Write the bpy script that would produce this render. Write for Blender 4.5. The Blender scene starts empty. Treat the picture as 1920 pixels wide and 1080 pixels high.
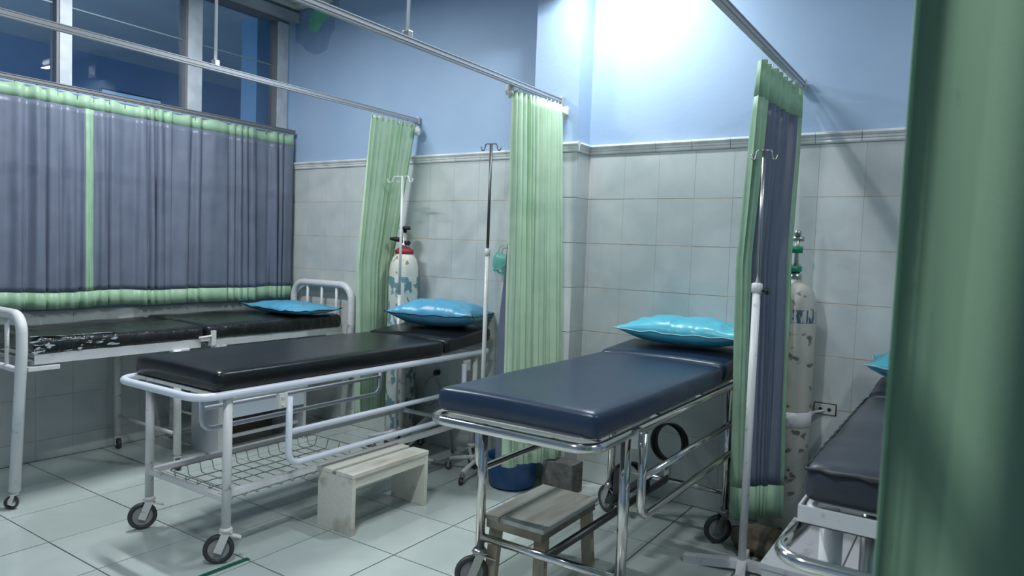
import bpy, bmesh, math, random
from mathutils import Vector, Matrix, noise
R = random.Random(7)
sc = bpy.context.scene
C = sc.collection
PI = math.pi

# ------------------------------------------------------------ camera
cd = bpy.data.cameras.new('camera')
cam = bpy.data.objects.new('camera', cd); C.objects.link(cam)
cd.sensor_width = 36.0; cd.lens = 1320.75 * 36 / 1920; cd.clip_start = .05; cd.clip_end = 60
cam.matrix_world = Matrix(((0.83137449, -0.06033802, 0.55242718, 4.45298763),
                           (0.55446705, 0.02354716, -0.83187248, -3.59339622),
                           (0.03718545, 0.99790022, 0.05303195, 1.31135096), (0, 0, 0, 1)))
cd.dof.use_dof = True; cd.dof.focus_distance = 3.5; cd.dof.aperture_fstop = 3.2
sc.camera = cam
# ------------------------------------------------------------ world, exposure
w = bpy.data.worlds.new('world'); sc.world = w; w.use_nodes = True
w.node_tree.nodes['Background'].inputs[0].default_value = (.02, .025, .03, 1)
w.node_tree.nodes['Background'].inputs[1].default_value = 1.0
sc.view_settings.view_transform = 'Standard'; sc.view_settings.look = 'None'
sc.view_settings.gamma = 1.0; sc.view_settings.exposure = 0.0
sc.view_settings.use_curve_mapping = False
sc.cycles.use_denoising = True
sc.cycles.max_bounces = 8; sc.cycles.diffuse_bounces = 5; sc.cycles.glossy_bounces = 5
sc.cycles.transmission_bounces = 6; sc.cycles.sample_clamp_indirect = 4
# ------------------------------------------------------------ lamps (tubes near the ceiling)
LIGHTS = [  # x, y, z, length, along, watts, colour
    (2.82, -.42, 2.93, .45, 'x', 24, (.88, .97, 1.0)),
    (1.05, -1.55, 2.98, .6, 'x', 50, (.91, .97, 1.0)),
    (3.2, -2.9, 2.98, .6, 'y', 38, (.92, .97, 1.0)),
    (5.25, -1.3, 2.98, .6, 'y', 19, (.91, .97, 1.0)),  # added fill lamp, brightens the right side and under the chrome stretcher
]
def lamp(x, y, z, L, along, W, col):
    d = bpy.data.lights.new('tube_light', 'AREA'); d.shape = 'RECTANGLE'
    d.size = L; d.size_y = .05; d.energy = W; d.color = col
    o = bpy.data.objects.new('tube_light', d); C.objects.link(o)
    o.location = (x, y, z - .045); o.rotation_euler = (0, 0, PI / 2 if along == 'y' else 0)
for a in LIGHTS: lamp(*a)

# ------------------------------------------------------------ materials
MATS = {}
def mat(name, col, rough=.5, metal=0, col2=None, nscale=5, lo=.4, hi=.6, bump=0, bscale=60, coat=0, spec=.5,
        emit=None, estr=0, distort=0, coords='Object', stretch=None, objrand=0, detail=6, transl=0):
    if name in MATS: return MATS[name]
    m = bpy.data.materials.new(name); m.use_nodes = True; nt = m.node_tree; N = nt.nodes; L = nt.links
    b = N['Principled BSDF']
    b.inputs['Base Color'].default_value = (*col, 1); b.inputs['Roughness'].default_value = rough
    b.inputs['Metallic'].default_value = metal; b.inputs['Coat Weight'].default_value = coat
    b.inputs['Specular IOR Level'].default_value = spec
    if emit: b.inputs['Emission Color'].default_value = (*emit, 1); b.inputs['Emission Strength'].default_value = estr
    if coords == 'World':
        src = N.new('ShaderNodeNewGeometry').outputs['Position']
    else:
        src = N.new('ShaderNodeTexCoord').outputs['Object']
    if stretch:
        mp = N.new('ShaderNodeMapping'); mp.inputs['Scale'].default_value = stretch
        L.new(src, mp.inputs['Vector']); src = mp.outputs[0]
    out = None
    if col2:
        n = N.new('ShaderNodeTexNoise'); n.inputs['Scale'].default_value = nscale; n.inputs['Detail'].default_value = detail
        n.inputs['Distortion'].default_value = distort
        L.new(src, n.inputs['Vector'])
        r = N.new('ShaderNodeMapRange'); r.inputs['From Min'].default_value = lo; r.inputs['From Max'].default_value = hi
        L.new(n.outputs['Fac'], r.inputs['Value'])
        x = N.new('ShaderNodeMix'); x.data_type = 'RGBA'
        x.inputs['A'].default_value = (*col, 1); x.inputs['B'].default_value = (*col2, 1)
        L.new(r.outputs[0], x.inputs['Factor']); out = x.outputs['Result']
    if objrand:
        oi = N.new('ShaderNodeObjectInfo'); h = N.new('ShaderNodeHueSaturation')
        r = N.new('ShaderNodeMapRange'); r.inputs['To Min'].default_value = 1 - objrand; r.inputs['To Max'].default_value = 1 + objrand
        L.new(oi.outputs['Random'], r.inputs['Value']); L.new(r.outputs[0], h.inputs['Value'])
        if out: L.new(out, h.inputs['Color'])
        else: h.inputs['Color'].default_value = (*col, 1)
        out = h.outputs[0]
    if out: L.new(out, b.inputs['Base Color'])
    if bump:
        n = N.new('ShaderNodeTexNoise'); n.inputs['Scale'].default_value = bscale; n.inputs['Detail'].default_value = 4
        L.new(src, n.inputs['Vector'])
        bp = N.new('ShaderNodeBump'); bp.inputs['Strength'].default_value = bump; bp.inputs['Distance'].default_value = .01
        L.new(n.outputs['Fac'], bp.inputs['Height']); L.new(bp.outputs[0], b.inputs['Normal'])
    if transl:
        tr = N.new('ShaderNodeBsdfTranslucent'); mx_ = N.new('ShaderNodeMixShader'); mx_.inputs[0].default_value = transl
        tr.inputs['Color'].default_value = (*col, 1)
        if out: L.new(out, tr.inputs['Color'])
        L.new(b.outputs[0], mx_.inputs[1]); L.new(tr.outputs[0], mx_.inputs[2]); L.new(mx_.outputs[0], N['Material Output'].inputs['Surface'])
    MATS[name] = m
    return m

paint = mat('blue_wall_paint', (.315, .435, .62), .55, col2=(.36, .48, .655), nscale=1.6, lo=.35, hi=.65, bump=.08, bscale=35, coords='World')
paint_dark = mat('old_blue_paint', (.20, .31, .48), .6, col2=(.23, .35, .51), nscale=7, coords='World')
paint_green = mat('green_paint', (.20, .60, .37), .6, col2=(.16, .52, .32), nscale=14, coords='World')
ceil_m = mat('ceiling_paint', (.62, .64, .62), .8, col2=(.55, .57, .55), nscale=2, coords='World')
wtile = mat('wall_tile', (.60, .62, .61), .22, col2=(.47, .515, .51), nscale=4.5, lo=.3, hi=.7, distort=.6, objrand=.03, coords='World')
btile = mat('base_tile', (.62, .66, .64), .25, col2=(.5, .54, .53), nscale=6, lo=.3, hi=.7, coords='World')
grout = mat('grout', (.48, .34, .24), .8, col2=(.55, .47, .38), nscale=9, coords='World')
fgrout = mat('floor_grout', (.10, .11, .11), .8, col2=(.15, .155, .15), nscale=9, coords='World')
ftile = mat('floor_tile', (.55, .605, .58), .17, col2=(.48, .54, .515), nscale=3.2, lo=.3, hi=.7, distort=1, objrand=.03, coords='World')
trim_m = mat('ceramic_trim', (.74, .75, .74), .2, col2=(.62, .62, .61), nscale=11, coords='World')
alu = mat('window_frame_paint', (.46, .50, .55), .45, col2=(.38, .41, .45), nscale=9, coords='World')
alu_dark = mat('window_frame_dark', (.16, .16, .17), .5)
rail_m = mat('rail_metal', (.50, .50, .52), .42, .5)
white_p = mat('white_enamel', (.72, .72, .73), .32, col2=(.48, .48, .47), nscale=26, lo=.62, hi=.72)
white_r = mat('worn_white_enamel', (.70, .69, .67), .4, col2=(.40, .34, .28), nscale=38, lo=.62, hi=.70)
white_b = mat('white_bed_rail', (.74, .77, .86), .3)
chrome = mat('chrome', (.72, .69, .65), .12, 1)
steel = mat('brushed_steel', (.50, .49, .47), .3, 1)
dark_steel = mat('dark_steel', (.12, .12, .12), .4, .8)
rubber = mat('black_rubber', (.045, .045, .047), .5)
rubber_g = mat('grey_rubber', (.30, .30, .29), .5)
blackp = mat('black_plastic', (.012, .012, .014), .4)
vinyl_k = mat('black_vinyl', (.006, .007, .009), .30, col2=(.010, .011, .013), nscale=5, spec=.42, bump=.12, bscale=25)
vinyl_n = mat('navy_vinyl', (.013, .028, .062), .33, col2=(.017, .034, .070), nscale=4, spec=.55, bump=.08, bscale=22)
vinyl_g = mat('charcoal_vinyl', (.020, .026, .038), .38, col2=(.038, .045, .06), nscale=4, bump=.08, bscale=22)
vinyl_c = mat('cracked_black_vinyl', (.010, .011, .012), .24, col2=(.016, .018, .02), nscale=7, bump=.8, bscale=11, stretch=(1, 3, 1))
vinyl_w = mat('bare_backing', (.42, .47, .50), .7, col2=(.012, .012, .012), nscale=26, lo=.50, hi=.54, stretch=(1, .4, 2))
pil_m = mat('blue_pillow_vinyl', (.085, .34, .54), .34, col2=(.10, .38, .58), nscale=6, bump=.25, bscale=9)
pil_t = mat('turquoise_pillow_vinyl', (.085, .46, .60), .32, col2=(.10, .50, .63), nscale=6, bump=.25, bscale=9)
pipe_m = mat('pale_piping', (.35, .50, .55), .5)
pipe_d = mat('dark_piping', (.01, .01, .012), .4)
cgreen = mat('mint_curtain', (.80, .93, .77), .6, col2=(.74, .89, .72), nscale=9, bump=.1, bscale=120, transl=.48)
cedge = mat('green_curtain_border', (.40, .60, .42), .45, col2=(.35, .54, .37), nscale=12, transl=.2)
cblue = mat('slate_blue_curtain', (.145, .170, .235), .40, col2=(.165, .19, .26), nscale=8, bump=.1, bscale=120, transl=.12)
cnear = mat('deep_green_curtain', (.185, .30, .19), .8, col2=(.10, .15, .09), nscale=9, lo=.70, hi=.80, bump=.05, bscale=150)
wood = mat('cream_painted_wood', (.76, .73, .64), .6, col2=(.40, .34, .26), nscale=9, lo=.52, hi=.75, bump=.2, bscale=40, stretch=(1, .25, 1))
wood2 = mat('worn_grey_wood', (.66, .64, .57), .65, col2=(.30, .26, .20), nscale=10, lo=.45, hi=.75, bump=.3, bscale=40, stretch=(1.4, .2, 1))
wood3 = mat('bare_wood_leg', (.44, .38, .29), .7, col2=(.28, .23, .17), nscale=9, bump=.2, stretch=(1, 1, .2))
wood_w = mat('white_painted_wood', (.60, .60, .62), .5, col2=(.40, .38, .36), nscale=14, lo=.6, hi=.68, stretch=(1, .4, 1))
lam_w = mat('white_laminate', (.52, .54, .56), .4)
lam_b = mat('brown_board', (.16, .12, .10), .6)
cyl_m = mat('chipped_white_cylinder_paint', (.64, .63, .58), .45, .0, col2=(.25, .20, .14), nscale=22, lo=.62, hi=.66, distort=.4, stretch=(1, 1, .8))
cyl_t = mat('teal_cylinder_paint', (.58, .60, .57), .5, col2=(.12, .25, .29), nscale=26, lo=.50, hi=.54, stretch=(1, 1, .55), distort=.3)
cyl_n = mat('dirty_white_cylinder_paint', (.52, .50, .44), .5, col2=(.16, .14, .11), nscale=17, lo=.60, hi=.66, stretch=(1, 1, 1.3))
cyl_s = mat('blue_streaked_paint', (.50, .49, .45), .5, col2=(.06, .11, .17), nscale=30, lo=.52, hi=.56, stretch=(2, 2, .5))
red = mat('red_collar', (.30, .02, .03), .5)
green_k = mat('green_knob', (.01, .26, .12), .4)
teal = mat('teal_plastic', (.10, .52, .45), .3)
bin_m = mat('blue_plastic', (.008, .065, .20), .4)
concrete = mat('concrete', (.17, .17, .155), .9, col2=(.12, .12, .11), nscale=20, bump=.5, bscale=60)
rock_m = mat('brown_lump', (.085, .065, .045), .9, col2=(.16, .13, .10), nscale=14, bump=.8, bscale=25)
tape_m = mat('green_tape', (.01, .10, .06), .5)
sock_m = mat('socket_plastic', (.50, .50, .48), .4)
board_m = mat('glowing_pale_board', (.30, .55, .85), .5, emit=(.30, .58, .95), estr=.35)  # board is no lamp; its glow stands in for light falling on it
tube_m = mat('lamp_tube', (1, 1, 1), .5, emit=(.85, .95, 1), estr=5)
glass_m = bpy.data.materials.new('window_glass'); glass_m.use_nodes = True
_b = glass_m.node_tree.nodes['Principled BSDF']
_b.inputs['Transmission Weight'].default_value = 1; _b.inputs['Roughness'].default_value = 0.0
_b.inputs['IOR'].default_value = 1.5; _b.inputs['Base Color'].default_value = (.75, .85, .92, 1)
clear_m = bpy.data.materials.new('clear_teal_plastic'); clear_m.use_nodes = True
_b = clear_m.node_tree.nodes['Principled BSDF']
_b.inputs['Transmission Weight'].default_value = .7; _b.inputs['Roughness'].default_value = .15
_b.inputs['Base Color'].default_value = (.35, .85, .75, 1)

# ------------------------------------------------------------ geometry helpers
def BM(): return bmesh.new()
def box(bm, x0, x1, y0, y1, z0, z1, bev=0, M=None):
    g = bmesh.ops.create_cube(bm, size=1)
    vs = g['verts']
    bmesh.ops.scale(bm, vec=(abs(x1 - x0), abs(y1 - y0), abs(z1 - z0)), verts=vs)
    bmesh.ops.translate(bm, vec=((x0 + x1) / 2, (y0 + y1) / 2, (z0 + z1) / 2), verts=vs)
    if bev:
        es = list({e for v in vs for e in v.link_edges})
        r = bmesh.ops.bevel(bm, geom=es, offset=bev, segments=2, affect='EDGES', profile=.6)
        vs = list({v for f in r['faces'] for v in f.verts} | {v for v in vs if v.is_valid})
    if M is not None: bmesh.ops.transform(bm, matrix=M, verts=vs)
    return vs
def fillet(pts, rad, seg=6):
    pts = [Vector(p) for p in pts]
    if not rad: return pts
    out = [pts[0]]
    for i in range(1, len(pts) - 1):
        a, b, c = pts[i - 1], pts[i], pts[i + 1]
        d1, d2 = (a - b), (c - b)
        ang = d1.angle(d2)
        if ang > PI - .01: out.append(b); continue
        t = min(rad / math.tan(ang / 2), d1.length * .49, d2.length * .49)
        p1, p2 = b + d1.normalized() * t, b + d2.normalized() * t
        r = t * math.tan(ang / 2)
        cen = b + (d1.normalized() + d2.normalized()).normalized() * (r / math.sin(ang / 2))
        u, v = p1 - cen, p2 - cen
        th = u.angle(v)
        for k in range(seg + 1):
            s = k / seg
            out.append(cen + (u * math.sin((1 - s) * th) + v * math.sin(s * th)) / math.sin(th))
    out.append(pts[-1])
    return out
def tube(bm, pts, r, rad=0, seg=12, closed=False, fs=6, flat=1.0):
    if closed:
        n = len(pts)
        ext = [(Vector(pts[-1]) + Vector(pts[0])) / 2] + list(pts) + [(Vector(pts[-1]) + Vector(pts[0])) / 2]
        P = fillet(ext, rad, fs)[:-1]
    else: P = fillet(pts, rad, fs)
    Q = [P[0]]
    for p in P[1:]:
        if (p - Q[-1]).length > 1e-5: Q.append(p)
    P = Q; n = len(P)
    def tan(i):
        if closed: return (P[(i + 1) % n] - P[i - 1]).normalized()
        if i == 0: return (P[1] - P[0]).normalized()
        if i == n - 1: return (P[-1] - P[-2]).normalized()
        return ((P[i + 1] - P[i]).normalized() + (P[i] - P[i - 1]).normalized()).normalized()
    t0 = tan(0); up = Vector((0, 0, 1)) if abs(t0.z) < .9 else Vector((1, 0, 0))
    nrm = (up - t0 * up.dot(t0)).normalized()
    rings = []
    for i in range(n):
        t = tan(i); nrm = (nrm - t * nrm.dot(t)).normalized(); bi = t.cross(nrm)
        rr = r if not callable(r) else r(i / (n - 1))
        rings.append([bm.verts.new(P[i] + (nrm * math.cos(2 * PI * k / seg) * flat + bi * math.sin(2 * PI * k / seg)) * rr) for k in range(seg)])
    for i in range(n if closed else n - 1):
        a, b = rings[i], rings[(i + 1) % n]
        for k in range(seg):
            f = bm.faces.new((a[k], a[(k + 1) % seg], b[(k + 1) % seg], b[k])); f.smooth = True
    if not closed:
        bm.faces.new(rings[0][::-1]); bm.faces.new(rings[-1])
def lathe(bm, prof, cen=(0, 0, 0), axis='z', seg=24, M=None):
    closed = prof[0] == prof[-1]
    """prof: list of (radius, height)"""
    cen = Vector(cen); rings = []
    for r, h in prof:
        ring = []
        for k in range(seg):
            a = 2 * PI * k / seg; c, s = max(r, 1e-5) * math.cos(a), max(r, 1e-5) * math.sin(a)
            v = Vector((c, s, h)) if axis == 'z' else (Vector((h, c, s)) if axis == 'x' else Vector((s, h, c)))
            if M is not None: v = M @ v
            ring.append(bm.verts.new(cen + v))
        rings.append(ring)
    for a, b in zip(rings, rings[1:]):
        for k in range(seg):
            f = bm.faces.new((a[k], a[(k + 1) % seg], b[(k + 1) % seg], b[k])); f.smooth = True
    if prof[0][0] > 1e-4 and not closed: bm.faces.new(rings[0][::-1])
    if prof[-1][0] > 1e-4 and not closed: bm.faces.new(rings[-1])
    if closed: bmesh.ops.remove_doubles(bm, verts=[v for q in (rings[0], rings[-1]) for v in q], dist=1e-6)
def cushion(bm, x0, x1, y0, y1, z0, z1, r, nx=16, ny=40, nz=5, disp=None):
    """rounded box with dense faces"""
    cx, cy, cz = (x0 + x1) / 2, (y0 + y1) / 2, (z0 + z1) / 2
    hx, hy, hz = (x1 - x0) / 2, (y1 - y0) / 2, (z1 - z0) / 2
    r = min(r, hz * .98)
    verts = {}
    def co(n, h):   # positions concentrated in the rounded rim
        inner = [-(h - r) + 2 * (h - r) * i / (n - 4) for i in range(n - 3)]
        return [-h, -h + r * .35] + inner + [h - r * .35, h]
    X, Y = co(nx, hx), co(ny, hy)
    Z = [-hz, -hz + r * .4, 0, hz - r * .4, hz]
    def V(i, j, k):
        key = (i, j, k)
        if key not in verts:
            p = Vector((X[i], Y[j], Z[k]))
            q = Vector((max(-hx + r, min(hx - r, p.x)), max(-hy + r, min(hy - r, p.y)), max(-hz + r, min(hz - r, p.z))))
            d = p - q
            if d.length > 1e-9: p = q + d.normalized() * r
            p = p + Vector((cx, cy, cz))
            if disp: p = disp(p, k / 4)
            verts[key] = bm.verts.new(p)
        return verts[key]
    I, J, K = len(X) - 1, len(Y) - 1, len(Z) - 1
    def q(a, b, c, d):
        f = bm.faces.new((a, b, c, d)); f.smooth = True
    for i in range(I):
        for j in range(J):
            q(V(i, j, 0), V(i, j + 1, 0), V(i + 1, j + 1, 0), V(i + 1, j, 0))
            q(V(i, j, K), V(i + 1, j, K), V(i + 1, j + 1, K), V(i, j + 1, K))
    for i in range(I):
        for k in range(K):
            q(V(i, 0, k), V(i + 1, 0, k), V(i + 1, 0, k + 1), V(i, 0, k + 1))
            q(V(i, J, k), V(i, J, k + 1), V(i + 1, J, k + 1), V(i + 1, J, k))
    for j in range(J):
        for k in range(K):
            q(V(0, j, k), V(0, j, k + 1), V(0, j + 1, k + 1), V(0, j + 1, k))
            q(V(I, j, k), V(I, j + 1, k), V(I, j + 1, k + 1), V(I, j, k + 1))

def mesh_of(name, bm, m, off=(0, 0, 0), fix=True):
    if fix: bmesh.ops.recalc_face_normals(bm, faces=bm.faces)
    me = bpy.data.meshes.new(name); bm.to_mesh(me); bm.free()
    if any(off): me.transform(Matrix.Translation(-Vector(off)))
    me.materials.append(m)
    return me
def link(name, me, parent=None):
    o = bpy.data.objects.new(name, me); C.objects.link(o)
    if parent: o.parent = parent
    return o
def tag(o, label, cat, group=None):
    o['label'] = label; o['category'] = cat
    if group: o['group'] = group
    return o
class Thing:
    def __init__(s, name, label, cat, loc=(0, 0, 0), group=None, rz=0):
        s.off = Vector(loc); s.o = bpy.data.objects.new(name, None); C.objects.link(s.o)
        s.o.location = loc; s.o.rotation_euler = (0, 0, rz); s.o.empty_display_size = .1
        tag(s.o, label, cat, group)
    def part(s, name, bm, m, parent=None, label=None, stuff=False):
        o = link(name, mesh_of(name, bm, m, s.off), parent or s.o)
        if label: o['label'] = label
        if stuff: o['kind'] = 'stuff'
        return o
def solo(name, bm, m, label, cat, loc, group=None):
    o = link(name, mesh_of(name, bm, m, loc)); o.location = loc
    return tag(o, label, cat, group)
def struct(name, bm, m, parent=None):
    o = link(name, mesh_of(name, bm, m), parent); o['kind'] = 'structure'
    return o

# ============================================================ THE SETTING
XM, YM, ZC = 6.6, -5.4, 3.10
PX0, PX1, PY = 2.262, 2.562, -.15          # pilaster
bm = BM(); box(bm, -.1, XM + .1, YM - .1, .1, -.1, -.004); floor = struct('floor', bm, fgrout)
T = .4073
fm = {}
def piece(name, w, h, t, m, axis, g=.002, bev=.0008, gw=None):
    gw = g if gw is None else gw
    """shared tile mesh centred at the origin, face towards axis"""
    key = (name, round(w, 3), round(h, 3), axis)
    if key not in fm:
        b = BM()
        if axis == 'z': box(b, -w / 2 + g / 2, w / 2 - g / 2, -h / 2 + g / 2, h / 2 - g / 2, -t, 0, bev)
        if axis == '-y': box(b, -w / 2 + gw / 2, w / 2 - gw / 2, 0, t, -h / 2 + g / 2, h / 2 - g / 2, bev)
        if axis == 'x': box(b, -t, 0, -w / 2 + gw / 2, w / 2 - gw / 2, -h / 2 + g / 2, h / 2 - g / 2, bev)
        if axis == '-x': box(b, 0, t, -w / 2 + gw / 2, w / 2 - gw / 2, -h / 2 + g / 2, h / 2 - g / 2, bev)
        fm[key] = mesh_of(name, b, m)
    return fm[key]
ys = [0.0]; y = -1.4038 + 3 * T
while y > YM: ys.append(y); y -= T
ys.append(YM)
xs = [.0025 + T * j for j in range(16)]
for i in range(len(ys) - 1):
    for j in range(16):
        x0, x1 = xs[j], min(xs[j] + T, XM)
        h = ys[i] - ys[i + 1]
        o = link('tile', piece('tile', x1 - x0, h, .006, ftile, 'z', .006), floor)
        o.location = ((x0 + x1) / 2, (ys[i] + ys[i + 1]) / 2, R.uniform(-.0004, .0004))
bm = BM(); box(bm, -.1, XM + .1, YM - .1, .1, ZC, ZC + .1); struct('ceiling', bm, ceil_m)

bm = BM(); box(bm, -.12, XM + .1, .006, .16, -.1, ZC)
wb = struct('wall_back', bm, paint)
rows = [(0, .118)] + [(.118 + .25 * k, .368 + .25 * k) for k in range(7)]
def tile_run(parent, a, b, first, axis, plane, maxrow=8, width=.2):
    """tiles along one wall from a to b; first = one joint position; cut pieces at the ends"""
    k = math.floor((a - first) / width + 1e-6); js = [a]
    p = first + (k + 1) * width
    while p < b - .012:
        if p > a + .012: js.append(p)
        p += width
    js.append(b)
    for ri, (z0, z1) in enumerate(rows[:maxrow]):
        for u0, u1 in zip(js, js[1:]):
            m = btile if ri == 0 else wtile
            me = piece('tile' if ri else 'base_tile', u1 - u0, z1 - z0, .006, m, axis, .0036, .0003, .0013)
            o = link('tile', me, parent)
            d = R.uniform(-.0004, .0004)
            if axis == '-y': o.location = ((u0 + u1) / 2, plane + d, (z0 + z1) / 2)
            else: o.location = (plane + d, (u0 + u1) / 2, (z0 + z1) / 2)
bm = BM(); box(bm, 0, 5.4, 0.0009, .007, 0, 1.87); g = struct('trim_1', bm, grout)   # grout bed behind the tiles
g.name = 'grout_bed'; g.parent = wb
tile_run(wb, 0, PX0, .587 - .2 * 2, '-y', 0)
tile_run(wb, PX1, 5.4, 2.7855, '-y', 0)
# pilaster
bm = BM(); box(bm, PX0 + .006, PX1 - .006, PY + .006, .01, 0, ZC)
pw = struct('wall_pilaster', bm, paint)
tile_run(pw, PX0, PX1, PX0 + .2, '-y', PY)
for (z0, z1) in rows:
    for ax, pl in (('x', PX1), ('-x', PX0)):
        o = link('tile', piece('tile' if z0 else 'base_tile', -PY, z1 - z0, .006, wtile if z0 else btile, ax), pw)
        o.location = (pl, PY / 2, (z0 + z1) / 2)
# trim moulding: profile swept round the pilaster
def trim_seg(name, p0, p1, nrm):
    b = BM(); p0, p1, nrm = Vector((*p0, 0)), Vector((*p1, 0)), Vector((*nrm, 0))
    prof = [(0, 1.868), (.006, 1.869), (.010, 1.876), (.009, 1.884), (.013, 1.888), (.014, 1.897), (.019, 1.902), (.024, 1.910), (.021, 1.918), (.012, 1.922), (-.004, 1.923)]
    A = [b.verts.new(p0 + nrm * d + Vector((0, 0, z))) for d, z in prof]
    B = [b.verts.new(p1 + nrm * d + Vector((0, 0, z))) for d, z in prof]
    for k in range(len(prof) - 1): b.faces.new((A[k], A[k + 1], B[k + 1], B[k]))
    b.faces.new(A); b.faces.new(B[::-1])
    return struct(name, b, trim_m)
n = 1
def trim_pieces(a, b, fixed, axis, nrm, L=.2):
    global n
    t = BM(); t.free(); host = None
    k = a
    while k < b - .001:
        e = min(k + L, b)
        q0, q1 = ((k + .001, fixed), (e - .001, fixed)) if axis == 'x' else ((fixed, k + .001), (fixed, e - .001))
        s = trim_seg('trim_%d' % n, q0, q1, nrm)
        if host is None: host = s; n += 1
        else: s.name = 'moulding_piece'; s.parent = host; del s['kind']
        k = e
trim_pieces(0, PX0 - .001, 0, 'x', (0, -1))
trim_pieces(PX0 - .018, PX1 + .018, PY, 'x', (0, -1), .17)
trim_pieces(PX1 + .001, 5.4, 0, 'x', (0, -1))
trim_pieces(PY, -.02, PX1, 'y', (1, 0))
trim_pieces(PY, -.02, PX0, 'y', (-1, 0))

# paint patches high in the left corner
def blob(name, cx, cz, rx, rz, m, d, seed, sub=40, label=None, amp=.18):
    b = BM(); vs = []; c1 = b.verts.new((cx, .006 - d, cz))
    for k in range(sub):
        a = 2 * PI * k / sub
        f = 1 + amp * noise.noise(Vector((math.cos(a) * 1.7 + seed, math.sin(a) * 1.7, seed))) * 2 + amp * .4 * noise.noise(Vector((math.cos(a) * 6 + seed, math.sin(a) * 6, 1)))
        vs.append(b.verts.new((max(cx + rx * f * math.cos(a), .002), .006 - d, min(cz + rz * f * math.sin(a), ZC - .002))))
    for k in range(sub): b.faces.new((c1, vs[k], vs[(k + 1) % sub]))
    g_ = bmesh.ops.extrude_face_region(b, geom=b.faces[:])
    bmesh.ops.translate(b, vec=(0, d - .0002, 0), verts=[v for v in g_['geom'] if isinstance(v, bmesh.types.BMVert)])
    o = link(name, mesh_of(name, b, m), wb)
    if label: o['label'] = label
blob('paint_patch', .20, 2.97, .28, .22, paint_dark, .0015, 3.1, label='darker blue patch of older paint')
blob('paint_patch', .245, 2.965, .105, .075, paint_green, .003, 5.2, label='bright green blot of paint', amp=.3)

# left wall with the window band
WZ0, WZ1 = 2.165, 2.955
bm = BM()
box(bm, -.12, -.006, YM, .0, 0, WZ0 - .01); box(bm, -.12, -.006, YM, 0, WZ1 + .06, ZC)
box(bm, -.12, -.006, -.07, .006, WZ0 - .01, WZ1 + .06); box(bm, -.12, -.006, YM, -3.30, WZ0 - .01, WZ1 + .06)
wl = struct('wall_left', bm, paint)
bm = BM(); box(bm, -.0065, -.0012, -3.2, 0, 0, .868); g = link('grout_bed', mesh_of('grout_bed', bm, grout), wl)
tile_run(wl, -3.2, 0, -1.568, 'x', 0, 4)
bm = BM(); box(bm, -.12, -.006, -3.40, .0, 0, .001); bm.free()
# window 1: lintel, frame, mullions, transoms and panes
bm = BM(); box(bm, -.13, .05, -3.4, -.0, WZ1 + .012, WZ1 + .085, .004); struct('trim_20', bm, mat('lintel', (.42, .44, .46), .7, col2=(.32, .34, .37), nscale=5, coords='World'))
bm = BM(); box(bm, -.001, .04, -2.0, .0, ZC - .035, ZC, .006); struct('trim_21', bm, ceil_m)
bm = BM(); box(bm, .04, .42, -.05, .0, ZC - .035, ZC, .006); struct('trim_22', bm, ceil_m)
win = bpy.data.objects.new('window_1', None); C.objects.link(win); win['kind'] = 'structure'
def wpart(name, b, m, par=None):
    o = link(name, mesh_of(name, b, m), par or win); return o
for (y0, y1) in ((-1.665, -1.585), (-.885, -.77), (-.175, -.07), (-2.50, -2.40), (-3.32, -3.22)):
    bm = BM(); box(bm, -.085, .012, y0 + .014, y1, WZ0, WZ1, .003); wpart('mullion', bm, alu)
    bm = BM(); box(bm, -.075, .004, y0, y0 + .014, WZ0, WZ1, .002); wpart('glazing_bead', bm, alu_dark)
bm = BM(); box(bm, -.085, .004, -3.32, -.065, WZ0 - .015, WZ0 + .006, .003); wpart('window_sill', bm, alu_dark)
bm = BM(); box(bm, -.085, .012, -3.32, -.065, WZ1 - .012, WZ1 + .012, .003); wpart('head_frame', bm, alu_dark)
gaps = [(-3.22, -2.50), (-2.40, -1.665), (-1.585, -.885), (-.77, -.175)]
for y0, y1 in gaps:
    bm = BM(); box(bm, -.044, -.036, y0, y1, 2.621, 2.629); wpart('transom', bm, mat('transom_strip', (.17, .24, .27), .4))
    for z0, z1 in ((WZ0 + .010, 2.619), (2.630, WZ1 - .012)):
        bm = BM(); box(bm, -.042, -.038, y0, y1, z0, z1); wpart('pane', bm, glass_m)
# the room beyond the glass
bm = BM(); box(bm, -3.1, -3.0, YM, 2.2, -.1, ZC + .4); struct('wall_beyond_far', bm, paint)
bm = BM(); box(bm, -3.1, -.12, 2.1, 2.2, -.1, ZC + .4); box(bm, -3.1, -.12, YM - .1, YM, -.1, ZC + .4); struct('wall_beyond_side', bm, paint)
bm = BM(); box(bm, -3.1, -.12, YM, 2.2, ZC, ZC + .1); struct('ceiling_beyond', bm, ceil_m)
bm = BM(); box(bm, -3.1, -.1, YM, 2.2, -.1, -.004); struct('floor_beyond', bm, btile)
bm = BM(); box(bm, -.12, -.10, .0, 2.2, -.1, ZC + .1); struct('wall_beyond_near', bm, paint)
bm = BM(); box(bm, -.66, -.46, .0, .16, 0, ZC); struct('wall_pillar_beyond', bm, mat('pale_blue_paint', (.32, .5, .66), .6, coords='World'))
d = bpy.data.lights.new('beyond_fill_light', 'AREA'); d.size = .8; d.energy = 95; d.color = (.7, .85, 1)  # unseen light added to brighten the room behind the panes
o = bpy.data.objects.new('beyond_fill_light', d); C.objects.link(o); o.location = (-1.1, -3.9, 3.0)
# other walls
bm = BM(); box(bm, XM, XM + .1, YM, .0, 0, ZC); struct('wall_right', bm, paint)
bm = BM(); box(bm, -.1, XM + .1, YM - .1, YM, 0, ZC); struct('wall_front', bm, paint)

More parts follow.
